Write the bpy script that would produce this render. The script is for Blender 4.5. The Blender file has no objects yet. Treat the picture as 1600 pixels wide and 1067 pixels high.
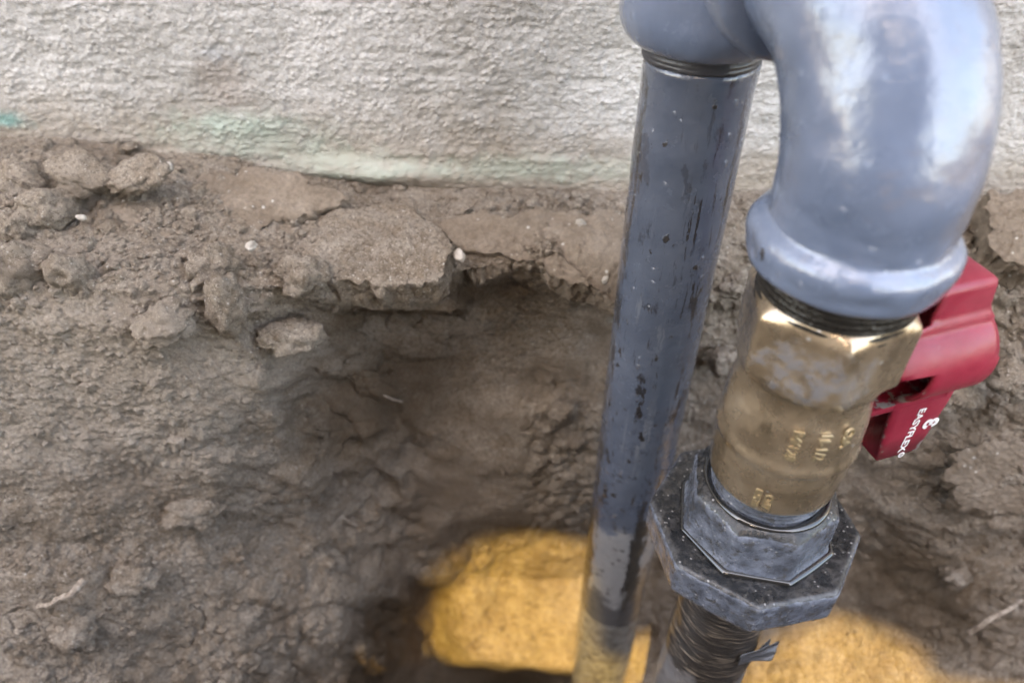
import bpy, math, random
import numpy as np
from mathutils import Vector, Matrix
R = math.radians
random.seed(7)
rng = np.random.default_rng(7)
S = bpy.context.scene
C = S.collection

# ------------------------------------------------------------------ camera
F_PX, PITCH = 1155.0, R(41.0)
cp, sp = math.cos(PITCH), math.sin(PITCH)
cam = bpy.data.cameras.new('camera')
cam.sensor_width = 36.0
cam.lens = 36.0 * F_PX / 1600.0
cam.clip_start, cam.clip_end = 0.005, 400.0
cam.dof.use_dof = True
cam.dof.focus_distance = 0.232
cam.dof.aperture_fstop = 8.5
S.cycles.use_denoising = True
S.cycles.use_light_tree = False
S.cycles.denoising_input_passes = 'RGB_ALBEDO'
cam_o = bpy.data.objects.new('camera', cam)
C.objects.link(cam_o)
cam_o.location = (0, 0, 0)
cam_o.rotation_euler = (R(90) - PITCH, 0, 0)
S.camera = cam_o

# ------------------------------------------------------------------ sky, sun, exposure
SUN_EL, SUN_AZ = R(50.0), R(17.0)          # light travels towards +y, a little towards +x
W = bpy.data.worlds.new('World')
S.world = W
W.use_nodes = True
wn = W.node_tree
wn.nodes.clear()
sky = wn.nodes.new('ShaderNodeTexSky')
sky.sky_type = 'NISHITA'
sky.sun_disc = False
sky.sun_elevation = SUN_EL
sky.sun_rotation = R(180.0) + SUN_AZ
sky.dust_density = 2.5
bgn = wn.nodes.new('ShaderNodeBackground')
bgn.inputs['Strength'].default_value = 0.15
wo = wn.nodes.new('ShaderNodeOutputWorld')
wn.links.new(sky.outputs[0], bgn.inputs['Color'])
wn.links.new(bgn.outputs[0], wo.inputs['Surface'])
sl = bpy.data.lights.new('sun', 'SUN')
sl.energy = 2.0
sl.angle = R(0.5)
sl.color = (0.50, 0.355, 0.100)
so = bpy.data.objects.new('sun', sl)
C.objects.link(so)
sun_dir = Vector((math.sin(SUN_AZ) * math.cos(SUN_EL), math.cos(SUN_AZ) * math.cos(SUN_EL), -math.sin(SUN_EL)))
so.rotation_euler = sun_dir.to_track_quat('-Z', 'Y').to_euler()
so.location = (-2, -4, 6)
vs = S.view_settings
S.display_settings.display_device = 'sRGB'
vs.view_transform = 'Standard'
vs.look = 'None'
vs.gamma = 1.0
vs.use_curve_mapping = False
vs.exposure = 3.38
vs.use_white_balance = True
vs.white_balance_temperature = 8250
vs.white_balance_tint = 10

# ------------------------------------------------------------------ helpers
def px(x, y, Y):
    """point seen at photo pixel (x, y) at distance Y in front of the camera, metres"""
    u, v = (x - 800) / F_PX, (y - 533.5) / F_PX
    return np.array([u, cp - v * sp, -sp - v * cp]) * (Y / (cp - v * sp))
def row_ratio(r):
    v = (np.asarray(r, float) - 533.5) / F_PX
    return (-sp - v * cp) / (cp - v * sp)

def _h(ix, iy, iz, seed):
    n = (ix * 374761393 + iy * 668265263 + iz * 1274126177 + seed * 974711) & 0x7fffffff
    n = ((n ^ (n >> 13)) * 1274126177) & 0x7fffffff
    n = ((n ^ (n >> 15)) * 2246822519) & 0x7fffffff
    return ((n ^ (n >> 16)) & 0xffffff) / float(0xffffff)
def vnoise(P, f, seed=0):
    q = np.asarray(P) * f + 1000.37
    i = np.floor(q).astype(np.int64)
    t = q - i
    t = t * t * t * (t * (t * 6 - 15) + 10)
    o = 0.0
    for dx in (0, 1):
        wx = t[..., 0] if dx else 1 - t[..., 0]
        for dy in (0, 1):
            wy = t[..., 1] if dy else 1 - t[..., 1]
            for dz in (0, 1):
                wz = t[..., 2] if dz else 1 - t[..., 2]
                o = o + wx * wy * wz * _h(i[..., 0] + dx, i[..., 1] + dy, i[..., 2] + dz, seed)
    return o * 2 - 1
def fbm(P, f, octv=4, seed=0, gain=0.5, billow=False):
    a, o, n = 1.0, 0.0, 0.0
    for k in range(octv):
        v = vnoise(P, f, seed + k * 17)
        if billow: v = np.abs(v) * 2 - 0.6
        o = o + a * v
        n += a
        a *= gain
        f *= 2.03
    return o / n
def worley(P, f, seed=0):
    q = np.asarray(P) * f + 500.21
    i = np.floor(q).astype(np.int64)
    f1 = np.full(q.shape[:-1], 9.0)
    f2 = f1.copy()
    for dx in (-1, 0, 1):
        for dy in (-1, 0, 1):
            for dz in (-1, 0, 1):
                c = i + np.array([dx, dy, dz])
                p = np.stack([c[..., k] + _h(c[..., 0], c[..., 1], c[..., 2], seed + 31 * k) for k in range(3)], -1)
                d = np.sqrt(((p - q) ** 2).sum(-1))
                f2 = np.minimum(f2, np.maximum(d, f1))
                f1 = np.minimum(f1, d)
    return f1, f2
def sstep(a, b, x):
    t = np.clip((x - a) / (b - a), 0, 1)
    return t * t * (3 - 2 * t)

def make(name, verts, faces, m, parent=None, smooth=True, label=None, cat=None, group=None, kind=None):
    me = bpy.data.meshes.new(name)
    verts = np.asarray(verts, float)
    if parent is not None:
        off = np.zeros(3)
        p = parent
        while p is not None:
            off += np.array(p.location)
            p = p.parent
        verts = verts - off
    me.from_pydata(verts.tolist() if len(verts) < 60000 else verts, [], faces)
    me.update()
    if smooth:
        me.polygons.foreach_set('use_smooth', [True] * len(me.polygons))
    if m is not None: me.materials.append(m)
    o = bpy.data.objects.new(name, me)
    C.objects.link(o)
    o.parent = parent
    tag(o, label, cat, group, kind)
    return o
def tag(o, label=None, cat=None, group=None, kind=None):
    for k, v in (('label', label), ('category', cat), ('group', group), ('kind', kind)):
        if v: o[k] = v
    return o
def make_grid(name, V, m, closed_u=False, **kw):
    """V: (rows, cols, 3)"""
    r, c = V.shape[:2]
    idx = np.arange(r * c).reshape(r, c)
    if closed_u: idx = np.concatenate([idx, idx[:, :1]], 1)
    a, b, d, e = idx[:-1, :-1], idx[:-1, 1:], idx[1:, 1:], idx[1:, :-1]
    F = np.stack([a, b, d, e], -1).reshape(-1, 4)
    vv = V.reshape(-1, 3)
    parent = kw.pop('parent', None)
    me = bpy.data.meshes.new(name)
    if parent is not None: vv = vv - np.array(parent.location)
    me.vertices.add(len(vv))
    me.vertices.foreach_set('co', vv.astype(np.float32).ravel())
    me.loops.add(F.size)
    me.loops.foreach_set('vertex_index', F.astype(np.int32).ravel())
    me.polygons.add(len(F))
    me.polygons.foreach_set('loop_start', np.arange(0, F.size, 4, dtype=np.int32))
    me.polygons.foreach_set('use_smooth', np.ones(len(F), dtype=bool))
    me.update(calc_edges=True)
    me.validate()
    me.materials.append(m)
    o = bpy.data.objects.new(name, me)
    C.objects.link(o)
    o.parent = parent
    tag(o, **kw)
    return o
def grid_normals(V):
    du = np.gradient(V, axis=1)
    dv = np.gradient(V, axis=0)
    n = np.cross(du, dv)
    return n / (np.linalg.norm(n, axis=-1, keepdims=True) + 1e-12)

# ------------------------------------------------------------------ material helper
class Mat:
    def __init__(s, name, **kw):
        s.m = bpy.data.materials.new(name)
        s.m.use_nodes = True
        s.t = s.m.node_tree
        s.b = s.t.nodes['Principled BSDF']
        s.tc = s.t.nodes.new('ShaderNodeTexCoord')
        for k, v in kw.items(): s.set(k.replace('_', ' '), v)
    def n(s, typ, **kw):
        o = s.t.nodes.new(typ)
        for k, v in kw.items(): setattr(o, k, v)
        return o
    def link(s, a, b): s.t.links.new(a, b)
    def inp(s, sock, v):
        if hasattr(v, 'is_output'): s.link(v, sock)
        elif v is not None:
            if isinstance(v, (tuple, list)) and len(v) == 3 and sock.type == 'RGBA': v = (*v, 1)
            sock.default_value = v
    def set(s, k, v): s.inp(s.b.inputs[k], v)
    @property
    def obj(s): return s.tc.outputs['Object']
    def geo(s): return s.n('ShaderNodeNewGeometry').outputs['Position']
    def map(s, vec, scale=(1, 1, 1), loc=(0, 0, 0), rot=(0, 0, 0)):
        m = s.n('ShaderNodeMapping')
        s.link(vec, m.inputs[0])
        m.inputs['Scale'].default_value = scale
        m.inputs['Location'].default_value = loc
        m.inputs['Rotation'].default_value = rot
        return m.outputs[0]
    def noise(s, vec, scale, detail=4, rough=0.55, dist=0.0, out='Fac'):
        o = s.n('ShaderNodeTexNoise')
        s.link(vec, o.inputs['Vector'])
        o.inputs['Scale'].default_value = scale
        o.inputs['Detail'].default_value = detail
        o.inputs['Roughness'].default_value = rough
        o.inputs['Distortion'].default_value = dist
        return o.outputs[out]
    def vor(s, vec, scale, feature='F1', out='Distance', rand=1.0):
        o = s.n('ShaderNodeTexVoronoi', feature=feature)
        s.link(vec, o.inputs['Vector'])
        o.inputs['Scale'].default_value = scale
        o.inputs['Randomness'].default_value = rand
        return o.outputs[out]
    def mth(s, op, a, b=None, c=None, clamp=False):
        o = s.n('ShaderNodeMath', operation=op, use_clamp=clamp)
        for i, v in enumerate((a, b, c)):
            if v is not None: s.inp(o.inputs[i], v)
        return o.outputs[0]
    def rng(s, v, a, b, c=0.0, d=1.0, smooth=True):
        o = s.n('ShaderNodeMapRange', interpolation_type='SMOOTHSTEP' if smooth else 'LINEAR')
        s.inp(o.inputs['Value'], v)
        for k, x in zip(('From Min', 'From Max', 'To Min', 'To Max'), (a, b, c, d)): s.inp(o.inputs[k], x)
        return o.outputs[0]
    def mix(s, f, a, b, blend='MIX'):
        o = s.n('ShaderNodeMix', data_type='RGBA', blend_type=blend)
        s.inp(o.inputs[0], f)
        s.inp(o.inputs[6], a)
        s.inp(o.inputs[7], b)
        return o.outputs[2]
    def ramp(s, v, stops):
        o = s.n('ShaderNodeValToRGB')
        e = o.color_ramp.elements
        while len(e) < len(stops): e.new(0.5)
        for k, (p, c) in zip(e, stops):
            k.position = p
            k.color = (*c, 1) if len(c) == 3 else c
        s.inp(o.inputs[0], v)
        return o.outputs[0]
    def bump(s, h, strength=0.5, dist=0.001, prev=None):
        o = s.n('ShaderNodeBump')
        o.inputs['Strength'].default_value = strength
        o.inputs['Distance'].default_value = dist
        s.inp(o.inputs['Height'], h)
        if prev is not None: s.link(prev, o.inputs['Normal'])
        return o.outputs[0]
    def sep(s, v):
        o = s.n('ShaderNodeSeparateXYZ')
        s.link(v, o.inputs[0])
        return o.outputs
    def blob(s, vec, c, rx, ry, rz, lo=0.3, hi=1.0, nscale=60, namp=0.6):
        """a stain with an uneven outline round point c"""
        o = s.n('ShaderNodeVectorMath', operation='SUBTRACT')
        s.link(vec, o.inputs[0])
        o.inputs[1].default_value = c
        d = s.n('ShaderNodeVectorMath', operation='MULTIPLY')
        s.link(o.outputs[0], d.inputs[0])
        d.inputs[1].default_value = (1 / rx, 1 / ry, 1 / rz)
        l = s.n('ShaderNodeVectorMath', operation='LENGTH')
        s.link(d.outputs[0], l.inputs[0])
        nz = s.noise(vec, nscale, 5, 0.6)
        v = s.mth('ADD', l.outputs['Value'], s.mth('MULTIPLY', s.mth('SUBTRACT', nz, 0.5), namp * 2))
        return s.rng(v, lo, hi, 1.0, 0.0)

# ------------------------------------------------------------------ materials
def soil_material(name, hue=0):
    M = Mat(name)
    g = M.geo()
    big = M.noise(g, 14, 5, 0.6)
    mid = M.noise(g, 110, 6, 0.65)
    fin = M.noise(g, 700, 5, 0.7)
    col = M.ramp(big, [(0.30, (0.158, 0.120, 0.086)), (0.5, (0.215, 0.170, 0.128)), (0.72, (0.275, 0.226, 0.178))])
    col = M.mix(M.rng(mid, 0.35, 0.7, 0.0, 0.75), col, (0.312, 0.272, 0.228))
    col = M.mix(M.rng(fin, 0.40, 0.54, 0.55, 0.0), col, (0.085, 0.064, 0.048))
    fin2 = M.noise(g, 1300, 3, 0.7)
    col = M.mix(M.rng(fin2, 0.55, 0.66, 0.0, 0.75), col, (0.42, 0.375, 0.325))
    # pale grit grains
    v = M.n('ShaderNodeTexVoronoi')
    M.link(g, v.inputs['Vector'])
    v.inputs['Scale'].default_value = 520
    grit = M.rng(v.outputs['Distance'], 0.12, 0.28, 1.0, 0.0)
    pick = M.rng(M.sep(v.outputs['Color'])[0], 0.80, 0.86)
    col = M.mix(M.mth('MULTIPLY', grit, pick), col, (0.40, 0.37, 0.33))
    # damp brown patches
    damp = M.rng(M.noise(g, 22, 3, 0.5, 0.6), 0.55, 0.68)
    col = M.mix(M.mth('MULTIPLY', damp, 0.55), col, (0.150, 0.116, 0.088))
    for q, r in ((px(560, 610, .250), (0.055, 0.05, 0.040)), (px(640, 480, .24), (0.05, 0.04, 0.016)), (px(560, 980, .24), (0.065, 0.09, 0.085)), (px(520, 1040, .20), (0.05, 0.07, 0.05)), (px(1440, 880, .22), (0.04, 0.05, 0.05))):  # damp hollow earth, darkened further to paint in the pit's deep shade
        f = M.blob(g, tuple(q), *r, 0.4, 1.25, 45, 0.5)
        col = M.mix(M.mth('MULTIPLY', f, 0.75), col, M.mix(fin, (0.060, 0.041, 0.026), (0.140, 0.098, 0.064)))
    stk = M.rng(M.noise(M.map(g, (1, 2.2, 2.2), rot=(0, 0.6, 0)), 62, 5, 0.65), 0.54, 0.66)
    stk = M.mth('MULTIPLY', stk, M.blob(g, tuple(px(950, 960, .24)), 0.17, 0.08, 0.07, 0.6, 1.2, 30, 0.3))
    col = M.mix(M.mth('MULTIPLY', stk, 0.7), col, (0.095, 0.068, 0.045))
    dust = M.blob(g, tuple(px(190, 620, .19)), 0.07, 0.05, 0.055, 0.5, 1.2, 40, 0.5)
    col = M.mix(M.mth('MULTIPLY', dust, 0.45), col, M.mix(fin, (0.20, 0.17, 0.14), (0.40, 0.35, 0.30)))
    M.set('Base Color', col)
    M.set('Roughness', 0.95)
    M.set('Specular IOR Level', 0.15)
    n1 = M.bump(fin, 0.9, 0.0012)
    n2 = M.bump(fin2, 0.9, 0.0006, n1)
    M.set('Normal', n2)
    return M.m
SOIL = soil_material('dug_soil')

def crust_material():
    M = Mat('dried_crust')
    g = M.geo()
    mid = M.noise(g, 70, 6, 0.6)
    fin = M.noise(g, 600, 5, 0.7)
    col = M.ramp(mid, [(0.3, (0.170, 0.133, 0.100)), (0.55, (0.225, 0.182, 0.142)), (0.75, (0.280, 0.234, 0.190))])
    col = M.mix(M.rng(fin, 0.40, 0.60, 0.40, 0.0), col, (0.11, 0.085, 0.065))
    v = M.n('ShaderNodeTexVoronoi')
    M.link(g, v.inputs['Vector'])
    v.inputs['Scale'].default_value = 300
    pick = M.rng(M.sep(v.outputs['Color'])[0], 0.86, 0.9)
    col = M.mix(M.mth('MULTIPLY', M.rng(v.outputs['Distance'], 0.1, 0.26, 1, 0), pick), col, (0.42, 0.40, 0.36))
    M.set('Base Color', col)
    M.set('Roughness', 0.95)
    M.set('Specular IOR Level', 0.15)
    M.set('Normal', M.bump(M.noise(g, 1500, 3, 0.7), 0.45, 0.0005, M.bump(fin, 0.55, 0.0009)))
    return M.m
CRUST = crust_material()

def stone_material():
    M = Mat('pale_pebble')
    g = M.geo()
    M.set('Base Color', M.ramp(M.noise(g, 260, 5), [(0.35, (0.28, 0.25, 0.21)), (0.6, (0.47, 0.43, 0.38))]))
    M.set('Roughness', 0.7)
    M.set('Normal', M.bump(M.noise(g, 900, 4), 0.4, 0.0005))
    return M.m
PEBBLE = stone_material()

def root_material():
    M = Mat('dry_root')
    g = M.geo()
    M.set('Base Color', M.ramp(M.noise(g, 400, 5), [(0.35, (0.17, 0.13, 0.10)), (0.6, (0.33, 0.28, 0.23))]))
    M.set('Roughness', 0.9)
    M.set('Normal', M.bump(M.noise(g, 900, 4), 0.6, 0.0006))
    return M.m
ROOT = root_material()

def stucco_material():
    M = Mat('rough_stucco')
    g = M.geo()
    x, y, z = M.sep(g)
    a = M.noise(g, 26, 4, 0.6)
    b = M.noise(M.map(g, (1, 1, 1.25)), 780, 5, 0.75)
    col = M.ramp(a, [(0.32, (0.345, 0.335, 0.318)), (0.52, (0.46, 0.453, 0.442)), (0.75, (0.58, 0.576, 0.57))])
    col = M.mix(M.rng(b, 0.34, 0.56, 0.55, 0.0), col, (0.20, 0.185, 0.165))
    col = M.mix(M.rng(b, 0.58, 0.74, 0.0, 0.7), col, (0.78, 0.77, 0.75))
    # earth splashed up over the foot of the wall
    zz = M.mth('ADD', z, M.mth('MULTIPLY', M.mth('SUBTRACT', M.noise(g, 55, 5, 0.6), 0.5), 0.042))
    zl = M.mth('ADD', zz, M.mth('MULTIPLY', x, 0.065))
    col = M.mix(M.rng(zl, -0.158, -0.116, 0.9, 0.0), col, (0.305, 0.260, 0.212))
    # old green paint
    for (qx, qy, rx, rz, c, k) in ((400, 215, 0.052, 0.0110, (0.36, 0.43, 0.37), 0.5), (360, 190, 0.03, 0.007, (0.34, 0.45, 0.39), 0.45),
                                   (520, 250, 0.040, 0.0085, (0.40, 0.45, 0.38), 0.5), (790, 262, 0.050, 0.0080, (0.37, 0.44, 0.38), 0.5),
                                   (600, 262, 0.040, 0.006, (0.40, 0.45, 0.39), 0.4), (560, 275, 0.022, 0.006, (0.38, 0.43, 0.36), 0.45),
                                   (10, 186, 0.012, 0.005, (0.19, 0.34, 0.32), 0.9), (335, 85, 0.012, 0.0045, (0.42, 0.46, 0.50), 0.5),
                                   (930, 265, 0.04, 0.007, (0.40, 0.45, 0.39), 0.4)):
        p = px(qx, qy, 0.285)
        f = M.blob(g, tuple(p), rx, 0.05, rz, 0.05, 1.15, 130, 0.9)
        col = M.mix(M.mth('MULTIPLY', f, k), col, c)
    p = px(350, 130, 0.285)
    col = M.mix(M.mth('MULTIPLY', M.blob(g, tuple(p), 0.014, 0.05, 0.018, 0.2, 1.1), 0.45), col, (0.27, 0.22, 0.19))
    M.set('Base Color', col)
    M.set('Roughness', 0.93)
    M.set('Specular IOR Level', 0.2)
    M.set('Normal', M.bump(M.noise(g, 1500, 4, 0.7), 0.55, 0.0006))
    return M.m
STUCCO = stucco_material()

def paint(name, kind):
    """grey enamel brushed on iron; kind picks the wear it has"""
    M = Mat(name)
    o = M.obj
    g = M.geo()
    x, y, z = M.sep(g)
    base = M.ramp(M.noise(g, 45, 5, 0.6), [(0.35, (0.066, 0.082, 0.115)), (0.7, (0.098, 0.118, 0.158))] if kind == 'pipe' else [(0.35, (0.110, 0.145, 0.215)), (0.7, (0.155, 0.195, 0.275))])
    rough = M.rng(M.noise(g, 120, 5, 0.6), 0.3, 0.7, 0.12, 0.30)
    # brush marks along the pipe
    st = M.map(g, (1, 1, 0.10))
    brush = M.noise(st, 900, 4, 0.6)
    fine = M.noise(g, 500, 5, 0.65)
    n1 = M.bump(M.noise(g, 130, 4, 0.5), 0.35, 0.0015)
    n1 = M.bump(brush, 0.22, 0.0006, n1)
    # flecks of grit caught in the paint
    v = M.n('ShaderNodeTexVoronoi')
    M.link(M.map(M.mix(0.0030, g, M.noise(g, 300, 3, out='Color')), (1, 1, 0.55)), v.inputs['Vector'])
    v.inputs['Scale'].default_value = 260
    pick = M.rng(M.sep(v.outputs['Color'])[0], 0.80, 0.83) if kind == 'pipe' else M.rng(M.sep(v.outputs['Color'])[0], 0.965, 0.97)
    fleck = M.mth('MULTIPLY', M.rng(M.mth('ADD', v.outputs['Distance'], M.mth('MULTIPLY', M.mth('SUBTRACT', M.noise(g, 700, 3, 0.6), 0.5), 0.8)), 0.14, 0.24, 1, 0), pick)
    col = base
    if kind == 'pipe':
        # around the pipe: angle measured from its axis
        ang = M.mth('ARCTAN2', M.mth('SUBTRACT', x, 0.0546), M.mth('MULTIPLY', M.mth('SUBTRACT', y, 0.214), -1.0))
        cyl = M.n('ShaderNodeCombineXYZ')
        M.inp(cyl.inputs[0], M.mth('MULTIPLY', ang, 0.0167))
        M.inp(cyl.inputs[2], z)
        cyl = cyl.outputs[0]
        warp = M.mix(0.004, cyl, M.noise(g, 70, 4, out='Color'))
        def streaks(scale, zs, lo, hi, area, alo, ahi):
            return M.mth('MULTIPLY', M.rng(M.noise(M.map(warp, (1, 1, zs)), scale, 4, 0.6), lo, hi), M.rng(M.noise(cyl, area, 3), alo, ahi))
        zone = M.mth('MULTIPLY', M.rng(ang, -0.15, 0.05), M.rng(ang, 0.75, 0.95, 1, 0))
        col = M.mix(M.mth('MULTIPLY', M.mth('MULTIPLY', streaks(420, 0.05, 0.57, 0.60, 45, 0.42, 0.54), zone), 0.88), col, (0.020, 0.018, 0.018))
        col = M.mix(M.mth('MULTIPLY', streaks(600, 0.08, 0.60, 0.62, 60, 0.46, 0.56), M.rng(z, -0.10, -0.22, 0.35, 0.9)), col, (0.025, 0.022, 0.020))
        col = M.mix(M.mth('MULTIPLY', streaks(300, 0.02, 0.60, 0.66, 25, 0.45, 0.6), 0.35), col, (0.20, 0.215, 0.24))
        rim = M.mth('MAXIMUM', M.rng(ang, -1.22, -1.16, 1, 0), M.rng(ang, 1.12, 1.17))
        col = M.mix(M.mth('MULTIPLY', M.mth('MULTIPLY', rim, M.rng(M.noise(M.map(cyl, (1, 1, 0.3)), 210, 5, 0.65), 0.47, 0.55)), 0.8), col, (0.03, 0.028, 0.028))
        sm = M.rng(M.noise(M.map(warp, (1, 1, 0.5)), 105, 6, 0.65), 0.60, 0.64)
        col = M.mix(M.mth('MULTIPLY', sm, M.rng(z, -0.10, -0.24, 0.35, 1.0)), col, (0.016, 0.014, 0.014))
        wob = M.mth('MULTIPLY', M.mth('SUBTRACT', M.noise(M.map(g, (1, 1, 0.45)), 170, 7, 0.7), 0.5), 0.9)
        ang = M.mth('ADD', ang, wob)
        # paint gives out further down: bare black iron in streaks
        low = M.mth('ADD', z, M.mth('MULTIPLY', M.mth('SUBTRACT', M.noise(g, 75, 6, 0.65), 0.5), 0.05))
        f1 = M.rng(low, -0.288, -0.282, 1.0, 0.0)
        s1 = M.mth('MULTIPLY', M.rng(ang, 0.02, 0.12), M.rng(ang, 0.42, 0.55, 1, 0))
        s2 = M.rng(ang, -1.15, -1.02, 1, 0)
        pale = M.mix(M.noise(g, 220, 5), (0.20, 0.20, 0.205), (0.30, 0.295, 0.29))
        col = M.mix(M.mth('MULTIPLY', M.rng(low, -0.294, -0.288, 1, 0), 0.85), col, pale)
        rough = M.mth('ADD', rough, M.mth('MULTIPLY', f1, 0.25))
        col = M.mix(M.mth('MULTIPLY', f1, M.mth('MAXIMUM', s1, s2)), col, (0.020, 0.018, 0.016))
        brn = M.mth('MULTIPLY', M.rng(low, -0.335, -0.315, 1, 0), M.rng(ang, 0.45, 0.6))
        col = M.mix(brn, col, (0.115, 0.085, 0.062))
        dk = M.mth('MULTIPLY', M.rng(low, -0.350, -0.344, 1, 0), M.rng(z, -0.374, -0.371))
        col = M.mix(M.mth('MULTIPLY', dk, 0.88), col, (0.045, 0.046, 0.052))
        end = M.rng(M.mth('ADD', z, M.mth('MULTIPLY', x, 0.10)), -0.3685, -0.3665, 1, 0)
        col = M.mix(end, col, M.mix(M.rng(M.noise(g, 160, 5), 0.45, 0.6), (0.19, 0.185, 0.172), (0.12, 0.112, 0.10)))
        blot = M.mth('MULTIPLY', M.rng(M.noise(g, 210, 5, 0.65), 0.60, 0.63), M.rng(z, -0.2, -0.27))
        col = M.mix(blot, col, (0.018, 0.016, 0.014))
    if kind == 'fitting':
        smear = M.rng(M.noise(M.map(g, (0.5, 1, 1), rot=(0, 0.6, 0)), 90, 4, 0.6), 0.62, 0.72)
        col = M.mix(M.mth('MULTIPLY', smear, 0.30), col, (0.22, 0.18, 0.16))
    col = M.mix(M.mth('MULTIPLY', fleck, 0.9), col, (0.030, 0.026, 0.024))
    M.set('Base Color', col)
    M.set('Roughness', rough)
    M.set('Coat Weight', 0.9)
    M.set('Coat Roughness', 0.07)
    M.set('Coat IOR', 1.6)
    n1 = M.bump(fleck, 0.5, 0.0006, n1)
    M.set('Normal', n1)
    w = M.n('ShaderNodeTexVoronoi')
    M.link(g, w.inputs['Vector'])
    w.inputs['Scale'].default_value = 230
    wp = M.rng(M.sep(w.outputs['Color'])[1], 0.78, 0.80)
    drop = M.mth('MULTIPLY', M.rng(w.outputs['Distance'], 0.05, 0.32, 1, 0), wp)
    M.set('Coat Normal', M.bump(drop, 1.0, 0.0011, M.bump(M.noise(M.map(g, (1, 1, 0.4), rot=(0.5, 0.3, 0)), 520, 4, 0.6), 0.45, 0.0007, M.bump(M.noise(g, 190, 4, 0.55), 0.55, 0.0012))))
    return M.m
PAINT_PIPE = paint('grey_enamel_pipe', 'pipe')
PAINT_FIT = paint('grey_enamel_fitting', 'fitting')

def nut_material():
    M = Mat('worn_wet_iron')
    g = M.geo()
    nz = M.sep(M.n('ShaderNodeNewGeometry').outputs['Normal'])[2]
    grey = M.ramp(M.noise(g, 160, 6, 0.65), [(0.36, (0.055, 0.062, 0.078)), (0.5, (0.100, 0.114, 0.145)), (0.64, (0.165, 0.184, 0.228))])
    # black mud sits in the wet upward faces
    mud = M.rng(M.mth('ADD', nz, M.mth('MULTIPLY', M.mth('SUBTRACT', M.noise(g, 170, 6, 0.7), 0.5), 0.9)), 0.50, 0.66)
    col = M.mix(M.mth('MULTIPLY', mud, 0.96), grey, M.mix(M.rng(M.noise(g, 260, 5, 0.7), 0.48, 0.62), (0.008, 0.008, 0.008), (0.040, 0.038, 0.037)))
    v = M.n('ShaderNodeTexVoronoi')
    M.link(g, v.inputs['Vector'])
    v.inputs['Scale'].default_value = 620
    pick = M.rng(M.sep(v.outputs['Color'])[1], 0.70, 0.74)
    sp_ = M.mth('MULTIPLY', M.rng(v.outputs['Distance'], 0.12, 0.3, 1, 0), pick)
    col = M.mix(M.mth('MULTIPLY', sp_, 0.6), col, (0.36, 0.35, 0.34))
    gr = M.rng(M.noise(g, 330, 6, 0.75), 0.53, 0.60)
    col = M.mix(M.mth('MULTIPLY', gr, 0.75), col, (0.05, 0.046, 0.042))
    # bright rubbed edges
    pt = M.n('ShaderNodeNewGeometry').outputs['Pointiness']
    col = M.mix(M.mth('MULTIPLY', M.rng(pt, 0.52, 0.60), M.rng(M.noise(g, 200, 5, 0.7), 0.45, 0.6, 0.1, 0.6)), col, (0.30, 0.31, 0.34))
    M.set('Base Color', col)
    M.set('Roughness', M.rng(M.noise(g, 240, 5, 0.6), 0.35, 0.65, 0.16, 0.5))
    M.set('Coat Weight', 1.0)
    M.set('Coat Roughness', 0.05)
    M.set('Coat IOR', 1.33)
    M.set('Specular IOR Level', 0.25)
    n1 = M.bump(M.noise(g, 420, 6, 0.7), 0.7, 0.0009)
    M.set('Normal', n1)
    M.set('Coat Normal', M.bump(M.noise(g, 260, 4, 0.6), 0.6, 0.0010))
    return M.m
NUT = nut_material()

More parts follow.
